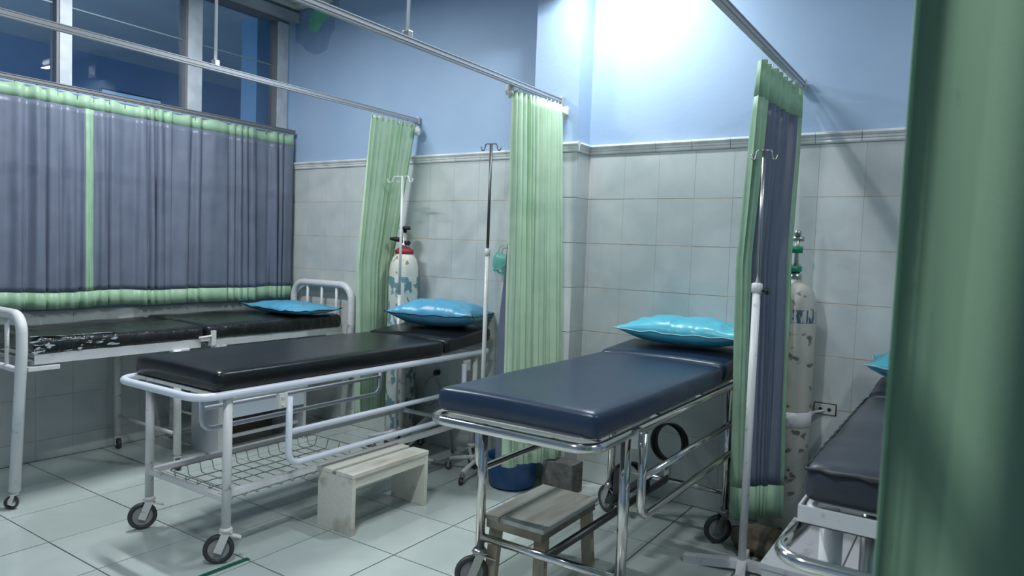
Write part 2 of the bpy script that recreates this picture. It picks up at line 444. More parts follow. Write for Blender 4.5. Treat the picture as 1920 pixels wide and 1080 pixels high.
# ============================================================ lamp fixtures
for i, (x, y, z, L, al, W, col) in enumerate(LIGHTS):
    t = Thing('tube_lamp', ['white tube lamp near the pilaster, above the chrome stretcher', 'white tube lamp over the bed by the window', 'white tube lamp behind the foot ends of the stretchers', 'added white tube lamp on the far right of the ceiling, a fill for the right side'][i], 'lamp', (x, y, z))
    def ln(bm, h0, h1, w):
        if al == 'x': box(bm, x - L / 2 - .04, x + L / 2 + .04, y - w, y + w, h0, h1, .004)
        else: box(bm, x - w, x + w, y - L / 2 - .04, y + L / 2 + .04, h0, h1, .004)
    bm = BM(); ln(bm, z + .02, z + .06, .03); t.part('housing', bm, white_p)
    bm = BM(); a = Vector((x, y, z)); dv = Vector((L / 2, 0, 0)) if al == 'x' else Vector((0, L / 2, 0))
    tube(bm, [a - dv, a + dv], .014); t.part('tube', bm, tube_m)
    for s in (-1, 1):
        p = a + dv * s * 1.03
        bm = BM(); box(bm, p.x - .012, p.x + .012, p.y - .012, p.y + .012, z - .018, z + .025, .003); t.part('lamp_holder', bm, white_p)
        bm = BM(); q = a + dv * s * .7; tube(bm, [(q.x, q.y, z + .06), (q.x, q.y, ZC)], .004); t.part('hanger', bm, rail_m)

# ============================================================ curtain rails
def rail(label, x0, y0, x1, y1, z, rods, hooks=None, end=True):
    t = Thing('curtain_rail', label, 'rail', ((x0 + x1) / 2, (y0 + y1) / 2, z), 'ceiling curtain rails' if rods else None)
    d = Vector((x1 - x0, y1 - y0, 0)).normalized(); s = Vector((-d.y, d.x, 0))
    bm = BM()
    for lo, hi, w in ((.008, .024, .013), (0, .008, .009), (.024, .028, .017)):
        vs = []
        a, b = Vector((x0, y0, 0)), Vector((x1, y1, 0))
        L = (b - a).length; ang = math.atan2(d.y, d.x)
        M = Matrix.Translation(((x0 + x1) / 2, (y0 + y1) / 2, z)) @ Matrix.Rotation(ang, 4, 'Z')
        box(bm, -L / 2, L / 2, -w, w, lo, hi, 0, M)
    t.part('track', bm, rail_m if rods else alu_dark)
    for rx, ry in rods:
        bm = BM(); tube(bm, [(rx, ry, z + .035), (rx, ry, ZC)], .0075); t.part('rod', bm, white_p)
        bm = BM(); box(bm, rx - .016, rx + .016, ry - .014, ry + .014, z + .022, z + .055, .003); t.part('clamp', bm, steel)
    if end:
        bm = BM(); box(bm, x1 - .018, x1 + .018, y1 - .012, y1 + .010, z - .008, z + .04, .003); t.part('end_bracket', bm, rail_m)
    return t
TZ = 2.135
rail('grey curtain rail nearest the window wall, holding the gathered mint curtain by the bed', 1.27, -3.6, 1.27, -.015, TZ, [(1.27, -1.50), (1.27, -3.1)])
rail('grey curtain rail ending at the pilaster, held by a white rod', 2.45, -3.6, 2.45, PY - .012, TZ, [(2.45, -1.415), (2.45, -3.1)])
rail('dark grey curtain rail above the slate blue curtain on the right', 3.69, -3.6, 3.69, -.015, TZ, [(3.69, -1.9), (3.69, -3.3)])
rail('grey rail running above the window curtain along the left wall', .05, -3.35, .05, -.03, 2.130, [], end=False)
rail('grey curtain rail across the foot of the right stretcher, out over the front curtain', 4.36, -2.42, 6.2, -2.42, TZ, [(4.5, -2.42), (5.8, -2.42)], end=False)

# ============================================================ curtains
def lerp(a, b, t): return a + (b - a) * t
def pl(path, u):
    k = min(int(u * (len(path) - 1)), len(path) - 2); f = u * (len(path) - 1) - k
    return Vector(path[k]).lerp(Vector(path[k + 1]), f)
def curtain(name, label, top, bot, zt, zb, nf, amp, zones, seed, amp_b=None, group=None, cols=None, ztop_wob=.008, hooks=True, drop=None, mid=None, tzf=None, sharp=.0, thick=.0016, irr=.6, lining=None, knots=()):
    """top/bot: plan polylines; zones: list of (part_name, u0,u1,v0,v1,material,label)"""
    P0 = Vector((*pl(top, .5), 0)); P0.z = zb
    t = Thing(name, label, 'curtain', P0, group)
    rr = random.Random(seed); ph = [rr.uniform(-.45, .45) for _ in range(nf + 3)]; am = [rr.uniform(.55, 1.25) for _ in range(nf + 3)]
    amp_b = amp if amp_b is None else amp_b
    def S(u, v):
        a, b = pl(top, u), pl(bot, u)
        if mid:
            vm, mp = mid; c = pl(mp, u)
            q = a.lerp(c, v / vm) if v < vm else c.lerp(b, (v - vm) / (1 - vm))
        else: q = a.lerp(b, v)
        e = .002
        t0 = (pl(top, min(u + e, 1)) - pl(top, max(u - e, 0)))
        n_ = Vector((-t0.y, t0.x)).normalized(); tt = t0.normalized()
        x = u * nf; x += irr * noise.noise(Vector((u * nf * .45, seed, 0))) * (1 if 0 < u < 1 else 0); x = min(max(x, 0), nf + 1); k = int(x); f = x - k
        s = f * f * (3 - 2 * f)
        A = lerp(am[k], am[k + 1], s); p = lerp(ph[k], ph[k + 1], s)
        wv = math.sin(2 * PI * (x + p * (.4 + .6 * v)))
        wv = math.copysign(abs(wv) ** (1 - sharp), wv)
        w2 = .35 * math.sin(2 * PI * (2.3 * x + 1.7 * p + seed) + v * 1.3)
        aa = lerp(amp, amp_b, v) * A * (.75 + .25 * min(1, v * 6))
        off = aa * (wv + w2 * min(1, .3 + v)) + .004 * noise.noise(Vector((u * nf * 2, v * 5, seed)))
        side = aa * .45 * math.cos(2 * PI * (x + p) * 1) * (1 if 0.01 < u < .99 else 0)
        zz = zt - v * (zt - zb)
        if v == 0 or v < .02: zz -= ztop_wob * (1 + math.sin(2 * PI * x * 1.0)) * .5 * (1 - v / .02)
        zz += .01 * noise.noise(Vector((u * 5, v, seed))) * v
        if tzf: zz = tzf(u, v, zz)
        return Vector((q.x + n_.x * off + tt.x * side, q.y + n_.y * off + tt.y * side, zz))
    first = None
    for (pn, u0, u1, v0, v1, m, lb) in zones:
        nu = max(3, int((u1 - u0) * nf * 16)); nv = max(2, int((v1 - v0) * 36))
        b = BM()
        G = [[b.verts.new(S(lerp(u0, u1, i / nu), lerp(v0, v1, j / nv))) for j in range(nv + 1)] for i in range(nu + 1)]
        for i in range(nu):
            for j in range(nv):
                f = b.faces.new((G[i][j], G[i + 1][j], G[i + 1][j + 1], G[i][j + 1])); f.smooth = True
        me = mesh_of(pn, b, m, t.off, fix=False)
        o = link(pn, me, t.o); md = o.modifiers.new('cloth', 'SOLIDIFY'); md.thickness = thick; md.offset = 0
        if lb: o['label'] = lb
    if lining:
        b = BM(); rowsv = []
        for j in range(61):
            v = lining[0] + (1 - lining[0]) * j / 60; wv_ = lining[1] * min(1, (v - lining[0]) / .22)
            p = S(0.004, v); rowsv.append([b.verts.new(p + Vector((-wv_ * k / 4, wv_ * (.25 * k / 4) + .004 * math.sin(k * 1.6), 0))) for k in range(5)])
        for j in range(60):
            for k in range(4):
                f = b.faces.new((rowsv[j][k], rowsv[j][k + 1], rowsv[j + 1][k + 1], rowsv[j + 1][k])); f.smooth = True
        o = link('lining', mesh_of('lining', b, cblue, t.off, fix=False), t.o); o['label'] = 'slate blue lining'
        md = o.modifiers.new('cloth', 'SOLIDIFY'); md.thickness = thick
    for kx, ky, kz in knots:
        b = BM(); bmesh.ops.create_icosphere(b, subdivisions=3, radius=1)
        for v in b.verts:
            f = 1 + .5 * noise.noise(v.co * 2.2 + Vector((kx, 0, 0))); v.co = Vector((kx + v.co.x * .020 * f, ky + v.co.y * .022 * f, kz + v.co.z * .030 * f))
        for f in b.faces: f.smooth = True
        t.part('curtain_tie', b, mat('pale_ribbon', (.62, .66, .62), .5), label='pale bunched ribbon')
    if hooks:
        nh = max(3, min(nf, 16))
        for k in range(nh):
            p = S((k + .3) / nh, 0.0); q = pl(top, (k + .3) / nh)
            b = BM(); tube(b, [(q.x, q.y, TZ + .002), (q.x, q.y, TZ - .012), (lerp(q.x, p.x, .6), lerp(q.y, p.y, .6), p.z - .02)], .0022, 0, 6); t.part('hook', b, rail_m)
    return t
# window curtains (two panels along the left wall)
def wb_hem(u, v, z): return z
ZT, ZB = 2.122, .885
vt, vb = .062, .925
for lab, ya, yb, sd, nf, eg in (('slate blue window curtain with green borders, right panel towards the room corner', -1.513, -.03, 4, 16, 'l'),
                                ('slate blue window curtain with green borders, left panel ending in a green vertical edge', -3.2, -1.497, 9, 18, 'r')):
    L = abs(yb - ya); e0 = .016 if eg == 'r' else .012
    z_ = [('cloth', .0 if eg == 'x' else (.0 if eg == 'r' else .02), (1 - .020 if eg == 'r' else 1 - .010), vt, vb, cblue, None),
          ('top_border', 0, 1, 0, vt, cedge, 'green gathered top border'),
          ('bottom_border', 0, 1, vb, 1, cedge, 'green bottom border')]
    if eg == 'r': z_.append(('side_border', 1 - .020, 1, vt, vb, cedge, 'green side border'))
    else:
        z_.append(('side_border', 1 - .010, 1, vt, vb, cedge, 'green side border'))
        z_.append(('side_border', 0, .02, vt, vb, cedge, 'green side border'))
    curtain('window_curtain', lab, [(.050, ya), (.050, yb)], [(.058, ya), (.060, yb)], ZT, ZB, nf, .013, z_, sd, .018, 'slate blue curtains under the window band', ztop_wob=.010, irr=1.6)
# curtain 1, mint, between bed and white stretcher
curtain('privacy_curtain', 'mint green curtain gathered beside the barred headboard, behind a white drip stand',
        [(1.245, -.415), (1.27, -.03)], [(1.085, -.32), (1.085, -.055)], 2.125, .17, 9, .015,
        [('cloth', 0, .97, 0, 1, cgreen, None), ('side_border', .97, 1, 0, 1, cedge, None)], 3, .026, 'gathered mint curtains',
        mid=(.48, [(1.135, -.40), (1.13, -.075)]), knots=((1.305, -.05, 2.075),))
# curtain 2, mint, at the pilaster
curtain('privacy_curtain', 'mint green curtain gathered in front of the pilaster, hem over the blue basin',
        [(2.43, -.60), (2.47, -.185)], [(2.44, -.57), (2.56, -.20)], 2.125, .178, 12, .020,
        [('cloth', 0, 1, 0, 1, cgreen, None)],
        12, .026, 'gathered mint curtains', lining=(.40, .055), knots=((2.425, -.625, 2.115), (2.49, -.172, 2.085)))
# curtain 3, blue with green edge
curtain('privacy_curtain', 'slate blue curtain with green borders gathered behind the right-hand drip stand',
        [(3.66, -.66), (3.69, -.06)], [(3.585, -.43), (3.745, -.285)], 2.125, .150, 8, .022,
        [('cloth', .20, .95, .075, .925, cblue, None), ('top_border', 0, 1, 0, .075, cedge, 'green wrinkled top border'),
         ('side_border', 0, .20, .075, .925, cedge, 'wide green side border'), ('side_border', .95, 1, .075, .925, cedge, 'green side border'),
         ('bottom_border', 0, 1, .925, 1, cedge, 'green bottom border')], 21, .026,
        mid=(.42, [(3.60, -.60), (3.71, -.24)]))
# near curtain
curtain('privacy_curtain', 'large dark green curtain hanging in the right foreground, out of focus',
        [(4.353, -2.42), (5.5, -2.42)], [(4.338, -2.42), (5.5, -2.42)], 2.12, .12, 5, .036,
        [('cloth', .005, 1, 0, 1, cnear, None), ('side_border', 0, .005, 0, 1, cedge, 'pale green side hem')], 33, .040, irr=.3)

# ============================================================ casters
def caster(t, x, y, r, ang, top, fork_m=steel, parent=None, small=False, brake=False):
    """swivel caster: r wheel radius, ang trailing direction, top height of the stem"""
    d = Vector((math.cos(ang), math.sin(ang), 0)); s = Vector((-d.y, d.x, 0)); off = r * .45
    wc = Vector((x, y, r)) + d * off
    w = r * (.44 if not small else .85)
    M = Matrix.Rotation(ang, 4, 'Z')
    b = BM()
    for k in (-1, 1):   # fork plates
        a = wc + s * (w * .5 + .004) * k
        for p0, p1 in ((a, Vector((x, y, 2 * r + .008)) + s * (w * .5 + .004) * k),):
            dd = (p1 - p0); L = dd.length
            Mx = Matrix.Translation((p0 + p1) / 2) @ dd.to_track_quat('Z', 'Y').to_matrix().to_4x4()
            pr = [(r * .62, -L / 2), (r * .62, L / 2)]
            # plate as thin box aligned with the fork plane
            ax = s; uz = dd.normalized(); ux = uz.cross(ax).normalized()
            Mp = Matrix((( ux.x, ax.x, uz.x, (p0.x + p1.x) / 2), (ux.y, ax.y, uz.y, (p0.y + p1.y) / 2), (ux.z, ax.z, uz.z, (p0.z + p1.z) / 2), (0, 0, 0, 1)))
            box(b, -r * .27, r * .27, -.0015, .0015, -L / 2 - r * .22, L / 2, .001, Mp)
    box(b, -r * .42, r * .42, -w * .5 - .006, w * .5 + .006, 0, .006, .002, Matrix.Translation((x, y, 2 * r + .006)) @ M)
    lathe(b, [(r * .42, 2 * r + .012), (r * .44, 2 * r + .018), (r * .36, 2 * r + .026), (.010, 2 * r + .028), (.010, top)], (x, y, 0))
    if brake:
        Mb = Matrix.Translation(Vector((x, y, 2 * r * .92)) - d * r * .5) @ M @ Matrix.Rotation(-.35, 4, 'Y')
        box(b, -r * .5, r * .35, -w * .5, w * .5, -.003, .003, .001, Mb)
    f = t.part('caster', b, fork_m, parent)
    b = BM()
    Mw = Matrix.Rotation(ang, 3, 'Z')
    lathe(b, [(r * .70, -w * .30), (r * .80, -w * .42), (r * .93, -w * .42), (r, -w * .22), (r, w * .22), (r * .93, w * .42), (r * .80, w * .42), (r * .70, w * .30), (r * .70, -w * .30)], wc, 'y', 24, Mw)
    t.part('wheel', b, rubber, f)
    if not small:
        b = BM()
        lathe(b, [(0, -w * .30), (r * .25, -w * .34), (r * .28, -w * .2), (r * .6, -w * .16), (r * .72, -w * .30), (r * .72, w * .30), (r * .6, w * .16), (r * .28, w * .2), (r * .25, w * .34), (0, w * .30)], wc, 'y', 20, Mw)
        t.part('wheel_hub', b, rubber_g, f)
    return f

# ============================================================ pillows
def pillow(label, x, y, z, L, W, H, rz, m, pm, seed, tilt=0, group='blue vinyl pillows'):
    """lens-shaped pillow; z = lowest point"""
    t = Thing('pillow', label, 'pillow', (x, y, z), group, rz)
    t.off = Vector((0, 0, 0)); nu, nv = 44, 30
    lowh, uph = H * .46, H * .54
    def P(u, v, side):
        a, b_ = abs(u), abs(v)
        pin = 1 - .10 * (1 - a ** 2) * b_ ** 3 * .8; pinx = 1 - .09 * (1 - b_ ** 2) * a ** 3
        px, py = u * L / 2 * pinx, v * W / 2 * pin
        h = max(0, (1 - a ** 2.6)) ** .62 * max(0, (1 - b_ ** 2.6)) ** .62
        rim = (1 - h)
        wr = noise.noise(Vector((u * 5 + seed, v * 3, seed * 2 + side))) * .010 + noise.noise(Vector((u * 14 + seed, v * 2.5, side))) * .020 * rim * (h ** .5) * (1.5 if b_ > .4 else 1)
        hh = uph if side > 0 else lowh
        zz = lowh + side * h * hh + wr * (h ** .4) * (1 if side > 0 else .2)
        if side < 0: zz = max(zz, .0)
        cor = (a * b_) ** 3 * .012
        zz += cor + seam(u, v) * (1 - h) ** 3
        zz += tilt * u * L / 2
        return Vector((px, py, zz))
    def seam(u, v): return .006 * noise.noise(Vector((u * 4, v * 4, seed))) * 2
    b = BM()
    for side in (1, -1):
        G = [[b.verts.new(P(-1 + 2 * i / nu, -1 + 2 * j / nv, side)) for j in range(nv + 1)] for i in range(nu + 1)]
        for i in range(nu):
            for j in range(nv):
                f = b.faces.new((G[i][j], G[i + 1][j], G[i + 1][j + 1], G[i][j + 1])); f.smooth = True
    bmesh.ops.remove_doubles(b, verts=b.verts, dist=1e-5)
    t.part('cover', b, m)
    ring = []
    for k in range(24): ring.append(P(-1 + 2 * k / 24, -1, 1))
    for k in range(16): ring.append(P(1, -1 + 2 * k / 16, 1))
    for k in range(24): ring.append(P(1 - 2 * k / 24, 1, 1))
    for k in range(16): ring.append(P(-1, 1 - 2 * k / 16, 1))
    b = BM(); tube(b, ring, .0032, 0, 6, closed=True); t.part('piping', b, pm)
    return t

# ============================================================ bed 1: white hospital bed by the window
bx = lambda y: -.016 * (y + 2.1)      # slight skew along the bed
B = Thing('hospital_bed', 'white steel hospital bed with cracked black mattress under the window curtains', 'bed', (.37, -1.1, 0))
def b1(x, y, z): return (x + bx(y), y, z)
xl, xr = .055, .70
# side rails (angle iron) two lengths per side
for xx, sgn in ((xl, -1), (xr, 1)):
    for y0, y1 in ((-2.06, -1.185), (-1.12, -.075)):
        b = BM()
        X = xx + bx((y0 + y1) / 2)
        M = Matrix.Translation((X, (y0 + y1) / 2, 0)) @ Matrix.Rotation(.016, 4, 'Z')
        L = y1 - y0
        box(b, -.003, .003, -L / 2, L / 2, .678, .75, .001, M); box(b, -.035 if sgn > 0 else 0, 0 if sgn > 0 else .035, -L / 2, L / 2, .678, .683, .001, M)
        B.part('side_rail', b, white_p)
for y0, y1, z in ((-2.06, -2.02, .69), (-1.22, -1.185, .69), (-1.12, -1.085, .69), (-.11, -.075, .69)):
    b = BM(); box(b, xl + .004 + bx(y0), xr - .004 + bx(y0), y0, y1, z, z + .004, .001); B.part('cross_bar', b, white_p)
for k in range(5):
    y0 = -1.95 + k * .18; b = BM(); box(b, xl + .01 + bx(y0), xr - .01 + bx(y0), y0, y0 + .03, .712, .718); B.part('slat', b, white_p)
for k in range(5):
    y0 = -1.0 + k * .2; b = BM(); box(b, xl + .01 + bx(y0), xr - .01 + bx(y0), y0, y0 + .03, .712, .718); B.part('slat', b, white_p)
# latch between the two rails
b = BM(); box(b, xr - .02, xr + .012, -1.20, -1.14, .715, .735, .003); box(b, xr - .02, xr + .018, -1.135, -1.105, .685, .775, .003); tube(b, [(xr + .006, -1.21, .738), (xr + .02, -1.16, .744), (xr + .006, -1.12, .744)], .007, 0, 8)
B.part('latch', b, white_r)
# brackets below the rails
for y0, y1, z in ((-2.09, -1.95, .648), (-1.36, -1.26, .66), (-1.10, -1.02, .66), (-.23, -.09, .672)):
    b = BM(); box(b, xr - .03 + bx(y0), xr + .012 + bx(y0), y0, y1, z, z + .022, .003); B.part('bracket', b, white_p)
# foot arch and head arch, with spindles and legs
def arch(y, z, xa, xb, ft, dx, dyf, nm, zl=.60):
    b = BM()
    tube(b, [(xa + dx, y + dyf, .085), (xa, y, .75), (xa, y, z), (xb, y, z), (xb, y, .75), (xb - dx, y + dyf, .085)], .0245, .11, 14)
    B.part(nm, b, white_p)
    for k in range(3):
        x = xa + (xb - xa) * (k + 1) / 4
        b = BM(); tube(b, [(x, y, .64), (x, y, z)], .010); B.part('spindle', b, white_p)
    b = BM(); tube(b, [(xa, y, .655), (xb, y, .655)], .015); B.part('cross_tube', b, white_p)
arch(-2.115, .92, .055, .705, 0, .0, -.03, 'footboard')
arch(-.055, 1.02, .115, .735, 0, .05, -.02, 'headboard')
for x, y, a in ((.055, -2.145, -2.4), (.705, -2.145, -2.4), (.165, -.075, -1.6), (.685, -.075, -1.6)):
    caster(B, x, y, .031, a, .10, white_r, small=True)
# middle legs
for x in (.07, .715):
    b = BM(); tube(b, [(x - .01, -1.34, .68), (x, -1.34, .085)], .021); B.part('leg', b, white_r)
    caster(B, x, -1.34, .031, -.2, .10, white_r, small=True)
b = BM(); tube(b, [(.07, -1.34, .20), (.715, -1.34, .20)], .010); B.part('leg_brace', b, white_r)
b = BM(); tube(b, [(.12, -1.02, .68), (.12, -1.02, .02)], .016); B.part('leg', b, white_r)
b = BM(); tube(b, [(.12, -1.02, .20), (.385, -1.02, .20)], .008); B.part('leg_brace', b, white_r)
# mattress, two sections
def sag1(p, k):
    p = Vector(p); u = noise.noise(Vector((p.x * 5, p.y * 3, 1)))
    if k > .4: p.z += .010 * u - .014 * max(0, math.sin((p.y + 2.05) / .9 * PI)) + .004 * noise.noise(Vector((p.x * 22, p.y * 9, 4)))
    p.x += .006 * noise.noise(Vector((p.y * 9, p.z * 20, 2))) + bx(p.y)
    return p
b = BM(); cushion(b, .05, .715, -2.065, -1.165, .722, .812, .03, 20, 44, disp=sag1); mt = B.part('mattress', b, vinyl_c)
b = BM()
for k in range(70):
    yy = -2.06 + .42 * R.random() ** 1.6; zz = .735 + .07 * R.random(); ry, rz_ = R.uniform(.004, .028), R.uniform(.002, .009); sub = 9
    top_ = R.random() < .35
    ring_ = []
    for q in range(sub):
        a = 2 * PI * q / sub; f = R.uniform(.45, 1.25)
        if top_: ring_.append(b.verts.new((.690 + bx(yy) + .03 * R.random() * 0 + rz_ * 1.6 * f * math.sin(a), yy + ry * f * math.cos(a), .8125 + sag1((.69, yy, 0), 1)[2])))
        else: ring_.append(b.verts.new((.7185 + bx(yy), yy + ry * f * math.cos(a), zz + rz_ * f * math.sin(a) + .05 * (ry * math.cos(a)))))
    b.faces.new(ring_)
g_ = bmesh.ops.extrude_face_region(b, geom=b.faces[:]); bmesh.ops.translate(b, vec=(.0012, 0, .0012), verts=[v for v in g_['geom'] if isinstance(v, bmesh.types.BMVert)])
B.part('torn_cover', b, vinyl_w, mt, 'pale backing showing where the cover is torn')
def sag2(p, k):
    p = Vector(p)
    if k > .4: p.z += .012 * noise.noise(Vector((p.x * 4, p.y * 3, 7))) + .02 * max(0, 1 - (p.y + 1.15) / .25) * (.5 - (p.x - .1)) + .003 * noise.noise(Vector((p.x * 22, p.y * 9, 4)))
    p.x += .006 * noise.noise(Vector((p.y * 7, p.z * 20, 5))) + bx(p.y)
    return p
b = BM(); cushion(b, .05, .725, -1.16, -.095, .72, .812, .03, 20, 44, disp=sag2); B.part('mattress', b, vinyl_c)
pillow('flat blue vinyl pillow on the cracked black mattress by the barred headboard', .415, -.33, .812, .66, .40, .085, -.10, pil_m, pipe_d, 1.3)

# ============================================================ stretchers
def stretcher(label, X0, X1, YF, YR, zf, legs, metal, loopm, r, matm, seam_y, zt, head_rise, name='wheeled_stretcher', mat_in=.0, mf=.03, top_thick=.085, wheel_r=.06, wa=(0, 0, 0, 0), drop=0, loop_r=.09, pads=2, mx=None):
    t = Thing(name, label, 'stretcher', ((X0 + X1) / 2, (YF + YR) / 2, 0))
    # top frame loop
    b = BM(); tube(b, [(X0, YR, zf), (X0, YF, zf), (X1, YF, zf), (X1, YR, zf)], r, loop_r, 14, closed=True, fs=8); fr = t.part('frame', b, loopm)
    for k in range(4):
        y = YF + .10 + (YR - YF - .2) * k / 3
        b = BM(); box(b, X0 + r, X1 - r, y - .012, y + .012, zf - .008, zf + .008, .002); t.part('cross_bar', b, metal)
    # legs
    for i, (lx, ly) in enumerate(legs):
        b = BM(); tube(b, [(lx, ly, wheel_r * 2 + .03), (lx, ly, zf - r * .6)], .0185, 0, 14); t.part('leg', b, metal)
        caster(t, lx, ly, wheel_r, wa[i], wheel_r * 2 + .05, steel if metal is chrome else white_r, brake=True)
    x0, x1 = mx or (X0 + mat_in, X1 - mat_in)
    def ds(p, k):
        p = Vector(p)
        if k > .4:
            cxm = (p.x - (x0 + x1) / 2) / ((x1 - x0) / 2)
            p.z += .006 * (1 - cxm * cxm) + .0035 * noise.noise(Vector((p.x * 4, p.y * 3, zf * 9)))
        p.x += .003 * noise.noise(Vector((p.y * 6, p.z * 10, 3)))
        return p
    b = BM(); cushion(b, x0, x1, YF + mf, seam_y, zt - top_thick, zt, .030, 20, 50, disp=ds); t.part('mattress', b, matm)
    def dh(p, k):
        p = ds(p, k); f = (p.y - seam_y) / (YR - seam_y); p.z += head_rise * (f if f > 0 else 0) + .008
        return p
    b = BM(); cushion(b, x0, x1, seam_y + .004, YR - .01, zt - top_thick, zt, .030, 20, 26, disp=dh); t.part('head_mattress', b, matm)
    return t
def guard(t, x, y0, y1, ztop, zmid, zbot, r, m, out=1):
    b = BM(); tube(b, [(x, y0, ztop), (x, y0, zbot), (x, y1, zbot), (x, y1, ztop)], r, .055, 12); g = t.part('guard_rail', b, m)
    if zmid:
        b = BM(); tube(b, [(x, y0, zmid), (x, y1, zmid)], r * .85, 0, 12); t.part('rail_bar', b, m, g)
    for y in (y0, y1):
        b = BM(); box(b, x - .022 * out, x + .004 * out, y - .055 if y == y0 else y + .012, y - .012 if y == y0 else y + .055, ztop - .045, ztop + .02, .003)
        for zz in (ztop - .03, ztop + .004):
            lathe(b, [(.006, 0), (.006, .006), (.003, .008)], (x + .003 * out, (y - .04 if y == y0 else y + .034), zz), 'x', 10)
        tube(b, [(x - .02 * out, y, ztop - .01), (x + .012 * out, y, ztop - .01)], .008, 0, 8)
        t.part('hinge_bracket', b, white_r if m is not chrome else steel, g)
# bed 2: white stretcher
S2 = stretcher('white enamelled wheeled stretcher with black mattress and wire basket underneath', 1.375, 1.985, -2.02, -.075, .695,
               [(1.395, -1.88), (1.965, -1.88), (1.395, -.22), (1.965, -.22)], white_r, white_b, .016, vinyl_k, -.53, .790, .042,
               wa=(-2.0, -2.2, .6, -.4), mat_in=-.005, mf=.075, loop_r=.085)
guard(S2, 1.995, -1.60, -.36, .645, .49, .345, .0145, white_b)
guard(S2, 1.352, -1.60, -.38, .645, .49, .385, .0125, white_b, -1)
for x in (1.41, 1.922):
    b = BM(); box(b, x - .014, x + .014, -1.88, -.22, .255, .280, .002); S2.part('lower_rail', b, white_p)
for y in (-1.88, -.22):
    b = BM(); box(b, 1.395, 1.965, y - .012, y + .012, .25, .272, .002); S2.part('lower_cross_bar', b, white_r)
b = BM()      # wire basket
bx0, bx1, by0, by1, zz0, zz1 = 1.44, 1.893, -1.82, -1.0, .215, .262
tube(b, [(bx0, by0, zz1), (bx1, by0, zz1), (bx1, by1, zz1), (bx0, by1, zz1)], .003, .03, 6, closed=True)
for k in range(13):
    y = by0 + .03 + (by1 - by0 - .06) * k / 12
    tube(b, [(bx0 - .015, y, zz1 - .01), (bx0, y, zz1), (bx0 + .015, y, zz0), (bx1 - .015, y, zz0), (bx1, y, zz1), (bx1 + .015, y, zz1 - .01)], .0022, .012, 6, fs=2)
for k in range(5):
    x = bx0 + .05 + (bx1 - bx0 - .1) * k / 4
    tube(b, [(x, by0, zz1), (x, by0 + .015, zz0 - .003), (x, by1 - .015, zz0 - .003), (x, by1, zz1)], .0022, .012, 6, fs=2)
S2.part('wire_basket', b, steel)
pillow('blue vinyl pillow lying skewed on the black mattress of the white stretcher', 1.70, -.235, .832, .58, .36, .165, .24, pil_m, pipe_d, 4.1)

# bed 3: chrome stretcher
S3 = stretcher('chrome wheeled stretcher with dark navy mattress in the centre front', 2.885, 3.52, -1.73, -.07, .722,
               [(2.905, -1.42), (3.495, -1.42), (2.955, -.37), (3.535, -.37)], chrome, chrome, .0165, vinyl_n, -.47, .832, .03,
               wa=(-2.3, -1.9, 2.6, -2.4), mf=.012, loop_r=.075, wheel_r=.066, mx=(2.905, 3.53))
b = BM(); tube(b, [(2.905, -.2, .748), (2.905, -1.685, .748), (3.50, -1.685, .748), (3.50, -.2, .748)], .010, .05, 12, closed=False, fs=8); S3.part('inner_frame', b, chrome)
guard(S3, 3.548, -1.40, -.26, .72, .565, .425, .0145, chrome)
guard(S3, 2.868, -1.40, -.40, .71, None, .455, .0145, chrome, -1)
b = BM(); tube(b, [(2.905, -1.42, .205), (3.495, -1.42, .205)], .0155); S3.part('lower_cross_bar', b, chrome)
b = BM(); tube(b, [(2.955, -.37, .235), (3.535, -.37, .235)], .013); S3.part('lower_cross_bar', b, chrome)
b = BM(); tube(b, [(3.20, -1.42, .205), (3.245, -.37, .235)], .016); S3.part('spine_bar', b, dark_steel)
b = BM(); box(b, 3.13, 3.17, -.80, -.30, .215, .232, .002); S3.part('holder_plate', b, dark_steel)
def ring(cx, cy, cz, rad, tilt, w=.027):
    b = BM(); M = Matrix.Rotation(tilt, 3, 'X') @ Matrix.Rotation(-.22, 3, 'Z')
    lathe(b, [(rad, -w), (rad, w), (rad - .007, w), (rad - .007, -w), (rad, -w)], (cx, cy, cz), 'y', 32, M)
    S3.part('cylinder_ring', b, blackp)
ring(3.235, -.32, .405, .092, -.10)
ring(3.195, -.68, .292, .088, -.10)
b = BM(); box(b, 3.237, 3.262, -.375, -.355, .225, .318, .002); S3.part('ring_post', b, chrome)
b = BM(); box(b, 3.14, 3.19, -.74, -.725, .19, .36, .002); S3.part('ring_post', b, dark_steel)
pillow('turquoise vinyl pillow across the head of the navy mattress', 3.25, -.195, .875, .64, .34, .14, .06, pil_t, pipe_m, 8.8)

# bed 4: right stretcher, partly behind the green curtain
S4 = stretcher('white stretcher with charcoal mattress and chrome bumper, half hidden by the front curtain', 4.115, 4.72, -1.66, -.07, .668,
               [(4.155, -1.52), (4.68, -1.52), (4.155, -.4), (4.68, -.4)], white_p, white_p, .014, vinyl_g, -.50, .795, .02,
               wa=(-2.3, -1.9, 2.6, -2.4), mf=-.03, loop_r=.03, mx=(4.105, 4.73), top_thick=.10)
b = BM(); box(b, 4.100, 4.735, -1.705, -1.70, .645, .692, .001); box(b, 4.100, 4.735, -1.705, -1.66, .645, .650, .001); S4.part('end_plate', b, white_p)
for x in (4.100, 4.730):
    b = BM(); box(b, x, x + .005, -1.70, -.08, .645, .692, .001); S4.part('side_rail', b, white_p)
b = BM(); tube(b, [(4.112, -1.66, .632), (4.085, -1.90, .622), (4.75, -1.90, .622), (4.72, -1.66, .632)], .0165, .07, 14, fs=8); S4.part('bumper', b, chrome)
b = BM(); tube(b, [(4.155, -1.52, .62), (4.155, -1.52, .15)], .030, 0, 16); S4.part('leg_sleeve', b, white_p)
b = BM(); tube(b, [(4.235, -1.40, .64), (4.235, -1.40, .15)], .022, 0, 16); S4.part('crank_post', b, steel)
